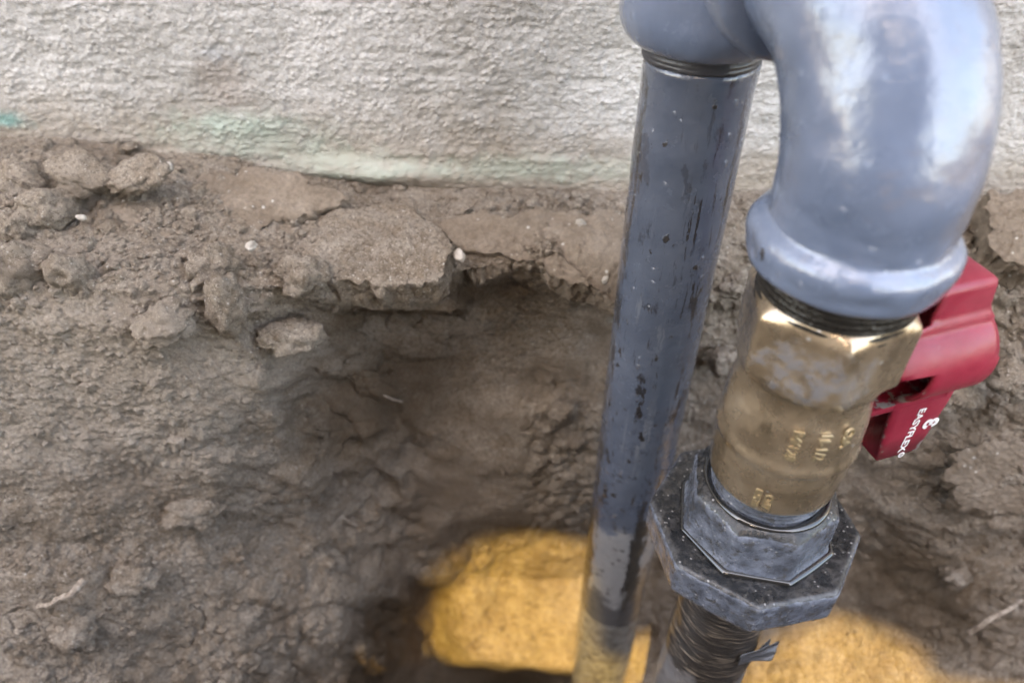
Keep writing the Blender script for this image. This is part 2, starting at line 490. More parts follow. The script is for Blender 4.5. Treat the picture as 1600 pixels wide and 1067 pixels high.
def brass_material():
    M = Mat('dull_brass')
    g = M.geo()
    x, y, z = M.sep(g)
    col = M.ramp(M.noise(g, 80, 6, 0.6), [(0.3, (0.27, 0.200, 0.130)), (0.55, (0.42, 0.325, 0.225)), (0.75, (0.58, 0.47, 0.345))])
    grime = M.rng(M.noise(M.map(g, (1, 1, 0.4)), 85, 5, 0.65, 0.5), 0.50, 0.62)
    col = M.mix(M.mth('MULTIPLY', grime, 0.6), col, (0.13, 0.098, 0.06))
    # grey paint run down from the fitting above
    d = M.mth('ADD', z, M.mth('MULTIPLY', M.mth('SUBTRACT', M.noise(M.map(g, (1, 1, 0.5)), 120, 5, 0.6), 0.5), 0.020))
    paintf = M.mth('MULTIPLY', M.rng(d, -0.133, -0.130), M.rng(z, -0.1105, -0.114, 0, 1))
    lob = M.blob(g, (0.0795 - 0.010, 0.1275, -0.124), 0.0150, 0.014, 0.0115, 0.55, 0.95, 150, 0.85)
    lob2 = M.blob(g, (0.0795 + 0.003, 0.1265, -0.125), 0.006, 0.012, 0.010, 0.5, 1.0, 190, 0.9)
    pf = M.mth('MULTIPLY', M.mth('MAXIMUM', lob, M.mth('MULTIPLY', lob2, 0.8)), M.rng(M.noise(g, 260, 5, 0.65), 0.34, 0.56, 0.15, 0.80))
    thread = M.rng(z, -0.1095, -0.1075)
    col = M.mix(pf, col, M.mix(M.noise(g, 300, 4), (0.13, 0.14, 0.165), (0.20, 0.21, 0.24)))
    col = M.mix(thread, col, (0.045, 0.042, 0.038))
    v = M.n('ShaderNodeTexVoronoi')
    M.link(g, v.inputs['Vector'])
    v.inputs['Scale'].default_value = 330
    pick = M.rng(M.sep(v.outputs['Color'])[2], 0.90, 0.92)
    dots = M.mth('MULTIPLY', M.rng(v.outputs['Distance'], 0.1, 0.25, 1, 0), pick)
    col = M.mix(M.mth('MULTIPLY', dots, 0.8), col, (0.75, 0.74, 0.72))
    pt = M.n('ShaderNodeNewGeometry').outputs['Pointiness']
    col = M.mix(M.mth('MULTIPLY', M.rng(pt, 0.52, 0.60), 0.7), col, (0.66, 0.57, 0.40))
    M.set('Base Color', col)
    M.set('Metallic', M.mth('SUBTRACT', 0.72, M.mth('MULTIPLY', M.mth('MAXIMUM', pf, thread), 0.72)))
    M.set('Roughness', M.rng(M.noise(g, 150, 5, 0.6), 0.3, 0.7, 0.20, 0.40))
    M.set('Coat Weight', 0.8)
    M.set('Coat Roughness', 0.06)
    n1 = M.bump(M.noise(g, 700, 5, 0.7), 0.25, 0.0005)
    M.set('Normal', M.bump(pf, 0.3, 0.0006, n1))
    return M.m
BRASS = brass_material()

def red_material():
    M = Mat('red_enamel')
    g = M.geo()
    col = M.ramp(M.noise(g, 90, 5, 0.6), [(0.3, (0.22, 0.012, 0.030)), (0.7, (0.29, 0.020, 0.043))])
    scuff = M.rng(M.noise(g, 170, 6, 0.7), 0.66, 0.76)
    col = M.mix(M.mth('MULTIPLY', scuff, 0.22), col, (0.50, 0.30, 0.31))
    pt = M.n('ShaderNodeNewGeometry').outputs['Pointiness']
    chip = M.mth('MULTIPLY', M.rng(pt, 0.56, 0.62), M.rng(M.noise(g, 260, 4), 0.55, 0.62))
    for c, r in ((px(1457, 609, 0.1512), 0.0021), (px(1420, 628, 0.1455), 0.0021)):
        chip = M.mth('MAXIMUM', chip, M.blob(g, tuple(c), r * 1.4, r * 3, r, 0.5, 1.0, 500, 0.5))
    col = M.mix(chip, col, (0.48, 0.47, 0.46))
    M.set('Base Color', col)
    M.set('Metallic', M.mth('MULTIPLY', chip, 0.7))
    M.set('Roughness', M.rng(M.noise(g, 120, 4), 0.3, 0.7, 0.32, 0.48))
    M.set('Normal', M.bump(M.noise(g, 450, 5, 0.6), 0.15, 0.0006))
    return M.m
RED = red_material()

def simple(name, col, rough=0.6, metal=0.0, bump=0.3, sc=600):
    M = Mat(name)
    g = M.geo()
    M.set('Base Color', M.mix(M.noise(g, sc * 0.4, 5), tuple(c * 0.7 for c in col), tuple(min(1, c * 1.25) for c in col)))
    M.set('Roughness', rough)
    M.set('Metallic', metal)
    M.set('Normal', M.bump(M.noise(g, sc, 5), bump, 0.0006))
    return M.m
WHITE_INK = simple('white_ink', (0.80, 0.78, 0.78), 0.5, 0, 0.05)
LOWPIPE = None
def lower_pipe_material():
    M = Mat('rusty_dark_pipe')
    g = M.geo()
    x, y, z = M.sep(g)
    rings = M.noise(M.map(g, (0.35, 0.35, 3.2), rot=(0.10, 0.12, 0)), 330, 5, 0.65)
    col = M.ramp(rings, [(0.40, (0.014, 0.012, 0.012)), (0.54, (0.040, 0.034, 0.030)), (0.60, (0.150, 0.115, 0.085)), (0.70, (0.36, 0.30, 0.23))])
    pz = M.mth('ADD', z, M.mth('MULTIPLY', M.mth('SUBTRACT', M.noise(g, 90, 5, 0.6), 0.5), 0.028))
    pale = M.rng(pz, -0.292, -0.286, 1, 0)
    col = M.mix(M.mth('MULTIPLY', pale, 0.85), col, M.mix(M.noise(g, 300, 5), (0.13, 0.13, 0.14), (0.27, 0.26, 0.26)))
    M.set('Base Color', col)
    M.set('Roughness', 0.38)
    M.set('Coat Weight', 0.4)
    M.set('Coat Roughness', 0.15)
    M.set('Normal', M.bump(rings, 0.8, 0.0012, M.bump(M.noise(g, 300, 5, 0.7), 0.5, 0.001)))
    return M.m
LOWPIPE = lower_pipe_material()
FLAKE = simple('peeling_grey_coating', (0.075, 0.075, 0.080), 0.35, 0, 0.9, 260)
def water_material():
    M = Mat('standing_water_film', Base_Color=(0.012, 0.012, 0.012), Roughness=0.03, IOR=1.5)
    M.set('Coat Weight', 1.0)
    M.set('Coat Roughness', 0.02)
    M.set('Normal', M.bump(M.noise(M.geo(), 160, 3), 0.25, 0.0008))
    return M.m
WATER = water_material()
WOOD = simple('blocker_wood', (0.16, 0.125, 0.095), 0.85, 0, 0.5, 60)

# ------------------------------------------------------------------ ground with the dug pit
YW = 0.285          # wall face
ST = [  # x, [(photo row of a profile point, distance y)]
 (-0.36, [(215,.285),(250,.262),(330,.235),(430,.208),(500,.200),(600,.192),(700,.184),(800,.174),(900,.158),(1000,.146),(1080,.135)]),
 (-0.20, [(215,.285),(250,.262),(330,.236),(430,.206),(500,.199),(600,.193),(700,.186),(800,.178),(850,.176),(900,.162),(1000,.150),(1080,.138)]),
 (-0.135,[(238,.285),(290,.256),(350,.232),(400,.216),(450,.202),(500,.197),(600,.192),(700,.189),(800,.189),(900,.178),(1000,.166),(1080,.155)]),
 (-0.095,[(258,.285),(330,.250),(400,.222),(450,.206),(520,.202),(600,.200),(700,.205),(800,.208),(870,.206),(930,.196),(1000,.186),(1080,.178)]),
 (-0.078,[(270,.285),(330,.254),(400,.226),(450,.212),(490,.222),(560,.228),(650,.230),(740,.228),(830,.226),(900,.216),(930,.212),(948,.226),(1000,.226),(1080,.220)]),
 (-0.055,[(285,.285),(340,.260),(400,.235),(430,.224),(470,.222),(488,.245),(560,.253),(650,.251),(750,.246),(860,.240),(895,.234),(905,.236),(922,.262),(1000,.258),(1080,.250)]),
 (-0.025,[(292,.285),(340,.262),(390,.240),(425,.228),(468,.228),(485,.250),(560,.258),(640,.253),(720,.246),(800,.248),(838,.258),(900,.258),(960,.243),(1020,.228),(1034,.226),(1044,.258),(1080,.258)]),
 ( 0.000,[(295,.285),(340,.262),(390,.240),(420,.236),(440,.252),(520,.259),(600,.256),(650,.248),(740,.245),(812,.249),(832,.262),(900,.265),(960,.248),(1030,.227),(1042,.226),(1052,.262),(1080,.262)]),
 ( 0.030,[(295,.285),(340,.262),(400,.243),(440,.238),(462,.252),(520,.254),(600,.252),(650,.247),(740,.245),(815,.251),(836,.264),(900,.268),(960,.250),(1040,.226),(1050,.225),(1060,.258),(1080,.258)]),
 ( 0.060,[(295,.285),(340,.263),(400,.247),(465,.240),(490,.250),(560,.250),(650,.249),(740,.250),(815,.255),(848,.268),(900,.270),(960,.252),(1000,.240),(1080,.208)]),
 ( 0.120,[(300,.285),(340,.266),(400,.252),(470,.247),(520,.247),(600,.246),(700,.248),(800,.252),(860,.256),(900,.254),(940,.246),(1000,.230),(1080,.203)]),
 ( 0.170,[(302,.285),(340,.266),(400,.250),(470,.240),(560,.233),(650,.226),(720,.223),(800,.226),(880,.229),(950,.222),(1000,.205),(1080,.182)]),
 ( 0.235,[(303,.285),(340,.266),(385,.254),(410,.238),(520,.223),(600,.216),(700,.208),(760,.202),(850,.201),(900,.195),(1000,.180),(1080,.166)]),
 ( 0.360,[(305,.285),(340,.266),(400,.245),(430,.232),(520,.218),(600,.210),(700,.200),(760,.193),(850,.190),(900,.184),(1000,.168),(1080,.155)]),
]
rows = np.concatenate([np.linspace(200, 1090, 540)])
xs_st = np.array([s[0] for s in ST])
Yst = np.array([np.interp(rows, [p[0] for p in s[1]], [p[1] for p in s[1]]) for s in ST])
Zst = Yst * row_ratio(rows)[None]
for i, s in enumerate(ST):                     # behind the foot of the wall the soil goes on level
    r0 = s[1][0][0]
    k = rows < r0
    Yst[i, k] = YW + (r0 - rows[k]) * 0.0006
    Zst[i, k] = YW * row_ratio(r0)
ZG = -0.160
# further down and up the camera side of the pit, then level ground
tail = [(.17, -.56), (.12, -.60), (.06, -.58), (.01, -.50), (-.005, -.400), (-.012, -.33), (-.020, -.25), (-.032, -.185), (-.055, -.168), (-.15, -.160),
        (-.45, -.158), (-.8, -.160), (-1.4, -.160), (-3, -.160), (-8, -.160), (-30, -.160), (-120, -.160)]
def dens(pts, n):
    pts = np.array(pts)
    t = np.linspace(0, len(pts) - 1, n)
    return np.stack([np.interp(t, range(len(pts)), pts[:, 0]), np.interp(t, range(len(pts)), pts[:, 1])], -1)
tl = []
for i in range(len(ST)):
    last = (Yst[i, -1], Zst[i, -1])
    q = dens([last] + tail, 130)
    tl.append(q)
tl = np.array(tl)
Yp = np.concatenate([Yst, tl[:, 1:, 0]], 1)
Zp = np.concatenate([Zst, tl[:, 1:, 1]], 1)
# level-ground profile for far left and right
flat_y = np.concatenate([np.linspace(0.33, 0.12, len(rows)), np.interp(np.arange(1, 130), [0, 70, 90, 129], [0.10, -.25, -1.4, -120])])
flat_z = np.full_like(flat_y, ZG)
xs = np.concatenate([[-120, -30, -8, -3, -1.5, -1.0, -0.8], np.linspace(-0.62, -0.37, 30)[:-1], np.linspace(-0.37, 0.37, 1240), np.linspace(0.37, 0.62, 30)[1:], [0.8, 1.0, 1.5, 3, 8, 30, 120]])
def pch(xq):
    xq = np.clip(xq, xs_st[0], xs_st[-1])
    j = np.clip(np.searchsorted(xs_st, xq) - 1, 0, len(xs_st) - 2)
    t = (xq - xs_st[j]) / (xs_st[j + 1] - xs_st[j])
    t = t * 0.45 + (t * t * (3 - 2 * t)) * 0.55
    return j, t
# irregular station lines so that edges do not run straight
rr = np.arange(Yp.shape[1])
XX = np.repeat(xs[None], len(rr), 0)
PV = np.stack([XX, np.zeros_like(XX), np.repeat((rr * 0.0006 * 560 / 540)[:, None], len(xs), 1)], -1)
wob = fbm(PV, 28, 3, 3) * 0.016 + fbm(PV, 110, 3, 9) * 0.006
j, t = pch(XX + wob * (np.abs(XX) < 0.36))
ridx = np.repeat(rr[:, None], len(xs), 1)
Y = Yp[j, ridx] * (1 - t) + Yp[j + 1, ridx] * t
Z = Zp[j, ridx] * (1 - t) + Zp[j + 1, ridx] * t
ft = sstep(0.37, 0.60, np.abs(XX))
Y = Y * (1 - ft) + flat_y[ridx] * ft
Z = Z * (1 - ft) + flat_z[ridx] * ft
# smooth a little along the profile
def smooth(A, k):
    for _ in range(k):
        A[1:-1, 40:-40] = 0.25 * A[:-2, 40:-40] + 0.5 * A[1:-1, 40:-40] + 0.25 * A[2:, 40:-40]
    return A
Y = smooth(Y, 5)
Z = smooth(Z, 5)
V = np.stack([XX, Y, Z], -1)
N = grid_normals(V)
N *= np.sign((N * np.array([0, -0.6, 0.8])).sum(-1, keepdims=True) + 1e-9)
near = (1 - sstep(0.30, 0.42, np.abs(XX))) * sstep(-0.35, -0.15, Y)
rowv = np.concatenate([rows, np.full(129, 1100.0)])[:, None] + 0 * XX
pxx = XX / np.maximum(Y, .05) * (cp - (rowv - 533.5) / F_PX * sp) * F_PX + 800
# how crumbly each region is
crumb = np.clip(0.35 + 0.9 * fbm(V, 16, 3, 21), 0, 1)
scrape = sstep(380, 460, pxx) * (1 - sstep(640, 760, pxx)) * sstep(490, 530, rowv) * (1 - sstep(760, 830, rowv))
crumb = crumb * (1 - 0.75 * scrape)
leftface = (1 - sstep(390, 440, pxx)) * sstep(440, 480, rowv) * (1 - sstep(800, 900, rowv))
crumb = np.clip(crumb * (1 - 0.45 * leftface) + 0.12 * leftface, 0, 1)
floor_ = sstep(850, 900, rowv) * sstep(600, 660, pxx) * (1 - sstep(1420, 1500, pxx))
crumb = crumb * (1 - 0.35 * floor_)
f1, f2 = worley(V + fbm(V, 200, 2, 55)[..., None] * 0.002, 130, 5)
g1, g2 = worley(V, 520, 6)
q1, q2 = worley(V, 260, 16)
d = fbm(V, 24, 3, 1) * 0.0050 * (1 - .4 * floor_)
d = d + fbm(V, 70, 3, 2) * 0.0026 * (0.45 + crumb)
rocky = sstep(0.05, 0.35, fbm(V, 19, 2, 61)) * (1 - floor_) * (1 - 0.6 * leftface)
d = d + (0.5 - f1) * 0.0050 * rocky * (1 - .8 * scrape)
d = d + np.maximum(0, 0.42 - q1) * 0.0060 * (0.12 + crumb) * (vnoise(V, 120, 71) > -0.1)
d = d + np.maximum(0, 0.45 - g1) * 0.0030 * (0.25 + crumb)
d = d + fbm(V, 650, 2, 8) * 0.0008 * (0.5 + crumb)
# spade marks: slanting steps
sl_ = V[..., 0] * 0.55 + V[..., 2] * 0.8
d = d + (np.abs(((sl_ * 38 + fbm(V, 20, 3, 44) * 0.9) % 1) - 0.5) - 0.25) * 0.006 * (scrape + 0.35 * sstep(1250, 1400, pxx))
# spade-cut crack lines on the right face and ledge
ck = np.abs(fbm(V, 34, 3, 77))
d = d - (1 - sstep(0.0, 0.028, ck)) * 0.0026 * (1 - 0.7 * floor_) * sstep(0.0, 0.25, fbm(V, 13, 2, 91)) * (1 - .8 * leftface)
ledge = 1 - sstep(0.0, 0.02, np.abs(Y - YW))
V = V + N * (d * near * (1 - 0.6 * ledge))[..., None]
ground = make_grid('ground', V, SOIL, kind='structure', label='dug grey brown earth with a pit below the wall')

# loose crumbs of soil lying on ledges and faces
ico_v = []
def ico(sub):
    import bmesh
    bm = bmesh.new()
    bmesh.ops.create_icosphere(bm, subdivisions=sub, radius=1.0)
    v = np.array([p.co[:] for p in bm.verts])
    f = [[q.index for q in p.verts] for p in bm.faces]
    bm.free()
    return v, np.array(f)
IV, IF = ico(1)
up = np.clip(N[..., 2], 0, 1)
wgt = (near > 0.9) * (rowv > 215) * (rowv < 1090) * (Y < 0.283) * (0.04 + up ** 1.5) * (0.25 + crumb ** 2 * 1.3) * (1 - 0.8 * floor_)
wgt = (wgt / wgt.sum()).ravel()
NC = 12500
pick = rng.choice(wgt.size, NC, p=wgt)
PP = V.reshape(-1, 3)[pick]
rad = 0.00040 + rng.gamma(1.0, 0.00050, NC)
rad = np.minimum(rad, 0.0036)
sc3 = rng.uniform(0.6, 1.25, (NC, 1, 3))
CV = IV[None] * sc3 * (1 + 0.22 * rng.standard_normal((NC, len(IV), 1))) * rad[:, None, None] + PP[:, None] + np.array([0, 0, 0.15]) * rad[:, None, None]
CF = (IF[None] + (np.arange(NC) * len(IV))[:, None, None]).reshape(-1, 3)
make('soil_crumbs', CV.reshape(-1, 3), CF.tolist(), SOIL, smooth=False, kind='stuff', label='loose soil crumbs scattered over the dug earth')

# ------------------------------------------------------------------ stucco wall
wx = np.concatenate([[-6, -4, -2.5, -1.5, -1.0, -0.7, -0.5], np.linspace(-0.36, 0.36, 1400), [0.5, 0.7, 1.0, 1.5, 2.5, 4, 6]])
wz = np.concatenate([[-0.45, -0.3, -0.22], np.linspace(-0.19, -0.06, 280), [0.0, 0.1, 0.2, 0.4, 0.6, 0.85, 1.1]])
WX, WZ = np.meshgrid(wx, wz)
WP = np.stack([WX, np.zeros_like(WX), WZ], -1)
WA = WP * np.array([1, 1, 1.7])
h1, h2 = worley(WA, 430, 12)
tilt = WP.copy()
tilt[..., 2] += tilt[..., 0] * 0.12
hh = fbm(WP, 330, 3, 31, 0.6) * 0.0007 + fbm(WP, 30, 3, 33) * 0.0016
k1, k2 = worley(WP + fbm(WP, 300, 2, 88)[..., None] * 0.0008, 560, 15)
hh = hh + np.maximum(0, 0.55 - k1) * 0.0016 * (0.3 + 0.9 * np.clip(vnoise(WP, 300, 19) + 0.35, 0, 1))
hh = hh + fbm(WP * np.array([0.3, 1, 2.2]), 150, 3, 36) * 0.0005
# thicker run of stucco ends in a rolled lip above the soil
pl = px(610, 285, YW)
lip = np.exp(-((WX - (-0.062)) / 0.035) ** 2) * np.exp(-((WZ - (-0.152 - 0.06 * (WX + 0.062))) / 0.0045) ** 2)
hh = hh + lip * 0.0045
fine = (np.abs(WX) < 0.37) * (WZ > -0.2) * (WZ < -0.05)
WV = np.stack([WX, YW - hh * fine, WZ], -1)
wall = make_grid('wall', WV, STUCCO, label='rough grey beige stucco house wall with green paint stains at its foot', cat='wall')
# its thickness: a core behind the face joined to the same mesh
import bmesh
bm = bmesh.new()
bm.from_mesh(wall.data)
res = bmesh.ops.create_cube(bm, size=1.0)
for v in res['verts']:
    v.co = Vector((v.co.x * 12, YW + 0.006 + (v.co.y + 0.5) * 0.2, 0.325 + v.co.z * 1.54))
bm.to_mesh(wall.data)
bm.free()

# ------------------------------------------------------------------ slabs, clods, pebbles, roots
def slab(name, poly, ydep, thick, seed, label, cat='soil slab', tilt=(0, 0), group='crust slabs along the edge of the pit', m=None, dens_=90, drop=0.0018):
    """flat piece of dried crust: uneven outline, thickness, crumbly sides; poly in photo pixels with distance by row"""
    P = np.array([px(a, b, ydep(b)) for a, b in poly])
    c = P.mean(0)
    u = np.linspace(0, len(P), dens_ * 2, endpoint=False)
    Q = np.stack([np.interp(u, range(len(P) + 1), np.append(P[:, k], P[0, k])) for k in range(3)], -1)
    for _ in range(3): Q = 0.25 * np.roll(Q, 1, 0) + 0.5 * Q + 0.25 * np.roll(Q, -1, 0)
    jit = fbm(Q, 75, 4, seed) * 0.0085 + fbm(Q, 300, 3, seed + 2) * 0.0012
    dirv = (Q - c) / np.linalg.norm(Q - c, axis=1, keepdims=True)
    JI = dirv * jit[:, None]
    nrm = np.array([0, -0.35, 0.94])
    nrm = nrm / np.linalg.norm(nrm)
    rings, mm = [], []
    top_s = list(np.linspace(0.015, 0.90, 40)) + [0.93, 0.955, 0.975, 0.99]
    for s in top_s:
        rings.append(c + (Q - c) * s + JI * s ** 3)
        mm.append(thick * (0.44 + 0.16 * (1 - s ** 4)) - 0.0006)
    for k, (s, h) in enumerate(((1.0, 0.40), (1.008, 0.26), (1.010, 0.10), (1.0, -0.05), (1.0, -0.22), (0.985, -0.4), (0.98, -0.58), (0.96, -0.75), (0.93, -0.88), (0.87, -0.97), (0.5, -1.0))):
        rings.append(c + (Q - c) * s + JI)
        mm.append(thick * h)
    VV = np.array(rings) + nrm * np.array(mm)[:, None, None]
    nn = fbm(VV, 40, 3, seed + 5) * 0.0038 + fbm(VV, 260, 4, seed + 6, 0.6) * 0.0016
    side = np.zeros(len(rings))
    side[44:] = 1
    f1_, _ = worley(VV, 380, seed)
    VV = VV + nrm * nn[..., None] * 0.8 + dirv[None] * (((0.5 - f1_) * 0.0022 + fbm(VV, 130, 4, seed + 9, 0.6) * 0.0030) * (0.15 + side[:, None]))[..., None]
    VV = VV - nrm * drop + nrm * (np.maximum(0, 0.45 - worley(VV, 420, seed + 20)[0]) * 0.0030)[..., None]
    r, n_ = VV.shape[:2]
    idx = np.arange(r * n_).reshape(r, n_)
    F = []
    for a in range(r - 1):
        for b in range(n_):
            F.append([idx[a, b], idx[a, (b + 1) % n_], idx[a + 1, (b + 1) % n_], idx[a + 1, b]])
    F.append(idx[0][::-1].tolist())
    F.append(idx[-1].tolist())
    return make(name, VV.reshape(-1, 3), F, m or CRUST, label=label, cat=cat, group=group)
lerp = lambda pts: (lambda r: float(np.interp(r, [p[0] for p in pts], [p[1] for p in pts])))
YL = lerp([(230, .270), (290, .256), (350, .232), (400, .217), (450, .203)])
YM = lerp([(290, .276), (340, .255), (400, .231), (440, .220), (470, .216)])
YR = lerp([(300, .275), (340, .258), (400, .239), (465, .229)])
slab('crust_slab', [(690,352),(722,334),(820,340),(900,336),(960,340),(1010,360),(1000,430),(962,478),(920,448),(870,432),(830,418),(780,396),(740,392),(694,386)], YR, 0.010, 11, 'broad pale crust slab overhanging the pit left of the tall grey pipe')
slab('crust_slab', [(496,352),(560,334),(640,326),(690,350),(704,398),(690,436),(640,446),(560,452),(500,440),(470,410)], YM, 0.013, 12, 'thick crust slab with a crumbly front face under the rolled stucco lip', m=SOIL)
slab('crust_slab', [(360,372),(392,354),(440,346),(474,352),(462,392),(440,436),(412,446),(388,412)], YM, 0.008, 13, 'tapering crust slab pointing down into the pit with a white pebble on it')
slab('crust_slab', [(268,286),(350,270),(470,284),(560,310),(500,342),(420,352),(350,366),(288,366),(254,322)], lerp([(260,.272),(300,.262),(370,.238)]), 0.007, 14, 'wide flat crust slab against the foot of the green stained stucco')
slab('crust_slab', [(128,318),(160,296),(216,296),(256,346),(274,376),(240,388),(212,392),(186,410),(150,372)], lerp([(290,.256),(350,.236),(410,.218)]), 0.008, 15, 'angular crust slab beside a dark diagonal crack on the left ledge')
slab('crust_slab', [(1538,318),(1600,306),(1680,320),(1690,400),(1610,432),(1560,412),(1544,360)], lerp([(300,.272),(430,.232)]), 0.012, 16, 'blocky crust slab right of the grey elbow at the picture edge')
slab('crust_slab', [(1462,742),(1500,700),(1560,690),(1640,712),(1640,800),(1560,800),(1500,790)], lerp([(690,.211),(800,.203)]), 0.007, 17, 'smooth pale slab of earth on the right pit face below the red handle', drop=0.002)

ICOV, ICOF = ico(4)
def clod(name, qx, qy, Yd, size, rot, seed, label, cat, group, m=None, rough=1.0, sub=None):
    v = ICOV.copy()
    n = fbm(v, 1.3, 3, seed) * 0.42 + fbm(v, 3.5, 4, seed + 3, billow=True) * 0.20 * rough + fbm(v, 11, 3, seed + 8) * 0.07 * rough
    if rough >= 1:
        w1, w2 = worley(v, 2.2, seed)
        n = n + (0.45 - w1) * 0.22
    n = n + fbm(v, 22, 3, seed + 12) * 0.05 * rough
    v = v * (1 + n)[:, None] * np.array(size)
    M_ = np.array(Matrix.Rotation(rot[2], 3, 'Z') @ Matrix.Rotation(rot[1], 3, 'Y') @ Matrix.Rotation(rot[0], 3, 'X'))
    c = px(qx, qy, Yd)
    o = make(name, v @ M_.T, ICOF.tolist(), m or SOIL, label=label, cat=cat, group=group)
    o.location = c + np.array([0, 0.45, -0.75]) * min(size) * 0.55 * (rough >= 1)
    return o
GC = 'clods of earth round the pit'
G = lambda *a: np.array(a)
clod('soil_clod', 130, 268, .246, (.0105,.0085,.0042), (0.5,0.2,0.2), 101, 'rounded slab-like clod at the foot of the wall, left of a long flat one', 'clod', GC)
clod('soil_clod', 212, 266, .246, (.0115,.0070,.0038), (0.5,-0.25,0.1), 102, 'long clod lying against the left slab just left of the white pebble', 'clod', GC)
clod('soil_clod', 250, 500, .190, (.0100,.0075,.0070), (0.3,-0.3,0.2), 103, 'lone pale clod stuck in the left face below the hollow', 'clod', GC)
clod('soil_clod', 112, 990, .150, (.0080,.0075,.0075), (0,0,0), 104, 'round clod in the lower left corner of the picture', 'clod', GC)
clod('soil_clod', 62, 1046, .144, (.0060,.0060,.0050), (0,0,1), 105, 'small clod at the bottom edge below the round one', 'clod', GC)
clod('soil_clod', 44, 398, .210, (.0085,.0050,.0042), (0.4,0.1,-0.2), 106, 'small flat clod on the far left ledge beside a rounder upright clod', 'clod', GC)
clod('soil_clod', 98, 425, .204, (.0075,.0060,.0090), (0.3,0.5,0.2), 107, 'rounder upright clod right of a small flat clod on the left ledge', 'clod', GC)
clod('soil_clod', 6, 420, .205, (.0100,.0070,.0110), (0.2,0,0.1), 108, 'big clod cut off by the left edge of the picture', 'clod', GC)
clod('soil_clod', 330, 415, .212, (.0090,.0070,.0095), (0.3,0.1,0.6), 109, 'lumpy clod left of the tapering crust slab', 'clod', GC)
clod('soil_clod', 470, 425, .212, (.0085,.0070,.0080), (0.1,0.6,0.3), 110, 'crumbly clod in the gap between tapering slab and thick slab', 'clod', GC)
clod('soil_clod', 350, 470, .198, (.0060,.0060,.0120), (0.1,0.15,0.3), 111, 'tall narrow clod hanging at the left rim of the pit', 'clod', GC)
clod('soil_clod', 450, 520, .208, (.0120,.0070,.0060), (0.2,0.1,0.3), 112, 'wide lump at the corner where the left face turns into the pit', 'clod', GC)
clod('soil_clod', 30, 275, .250, (.0090,.0070,.0060), (0.3,0.4,0), 113, 'clod below the teal stain at the left end of the wall', 'clod', GC)
clod('soil_clod', 70, 320, .232, (.0100,.0070,.0070), (0.3,0.1,0.9), 114, 'rough clod left of the angular crust slab', 'clod', GC)
clod('soil_clod', 20, 345, .226, (.0070,.0060,.0060), (0.6,0.4,0.2), 124, 'dark clod near the left edge, above the big cut off one', 'clod', GC)
clod('soil_clod', 300, 800, .186, (.0110,.0070,.0075), (0.2,0.3,0.4), 115, 'soft lump on the lower left slope', 'clod', GC)
clod('soil_clod', 205, 905, .166, (.0100,.0070,.0085), (0.2,0.1,0.2), 116, 'lump right of the pale root on the lower left slope', 'clod', GC)
clod('soil_clod', 880, 640, .243, (.0070,.0050,.0060), (0.2,0.3,0.4), 117, 'small clod on the pit face left of the tall pipe', 'clod', GC)
clod('soil_clod', 1505, 620, .215, (.0120,.0060,.0060), (0.2,0.2,0.4), 118, 'long ridge of earth right of the red handle', 'clod', GC)
clod('soil_clod', 1585, 585, .212, (.0090,.0070,.0070), (0.2,0.2,0.4), 119, 'clod at the right edge level with the red handle', 'clod', GC)
clod('soil_clod', 1400, 880, .224, (.0130,.0080,.0080), (0.2,0.2,0.4), 120, 'dark lump of earth right of the union nut', 'clod', GC)
clod('soil_clod', 1500, 900, .196, (.0130,.0060,.0060), (0.3,0.5,0.4), 121, 'lump above the straight twig on the right slope', 'clod', GC)
clod('soil_clod', 1150, 440, .246, (.0070,.0060,.0060), (0.3,0.5,0.4), 122, 'clod seen between the tall pipe and the brass valve', 'clod', GC)
clod('soil_clod', 1130, 560, .240, (.0080,.0060,.0070), (0.3,0.5,0.4), 123, 'lower dark clod between the tall pipe and the brass valve', 'clod', GC)
GP = 'pale pebbles in the soil'
for qx, qy, Yd, sz, lab in ((263,262,.258,.0030,'chalky white pebble at the foot of the wall above the dark diagonal crack'), (127,340,.229,.0017,'tiny white pebble on the left ledge below the clods'),
                            (717,399,.231,.0027,'smooth oval white pebble at the tip of the broad overhanging slab'), (590,352,.247,.0019,'little pale pebble on top of the thick crust slab'),
                            (393,385,.220,.0024,'cream pebble pressed into the tapering crust slab'), (907,349,.252,.0022,'beige pebble on the broad slab close to the tall pipe'),
                            (946,437,.229,.0022,'pale pebble at the slab edge touching the tall grey pipe'), (900,441,.2335,.0016,'pebble under the broken edge of the broad slab')):
    clod('pebble', qx, qy, Yd, (sz * 1.0, sz * .65, sz * .7), (0.3, rng.uniform(-.6, .6), rng.uniform(0, 3)), int(qx), lab, 'pebble', GP, PEBBLE, 0.35)

def tube(name, path, radii, m, seg=12, parent=None, noise=0.0, seed=0, **kw):
    P = np.asarray(path, float)
    T = np.gradient(P, axis=0)
    T /= np.linalg.norm(T, axis=1, keepdims=True)
    ref = np.array([0, 0, 1.0]) if abs(T[0, 2]) < 0.9 else np.array([0, 1.0, 0])
    A = np.cross(T[0], ref)
    A /= np.linalg.norm(A)
    rings = []
    th = np.linspace(0, 2 * np.pi, seg, endpoint=False)
    for p, t, r in zip(P, T, radii):
        A = A - t * np.dot(A, t)
        A /= np.linalg.norm(A)
        B = np.cross(t, A)
        rings.append(p + r * (np.cos(th)[:, None] * A + np.sin(th)[:, None] * B))
    VV = np.array(rings)
    if noise:
        d_ = VV - P[:, None]
        d_ /= np.linalg.norm(d_, axis=-1, keepdims=True) + 1e-9
        VV = VV + d_ * (fbm(VV, 60, 3, seed) * noise + fbm(VV, 190, 3, seed + 4) * noise * 0.4)[..., None]
    return loft(name, VV, m, parent=parent, **kw)
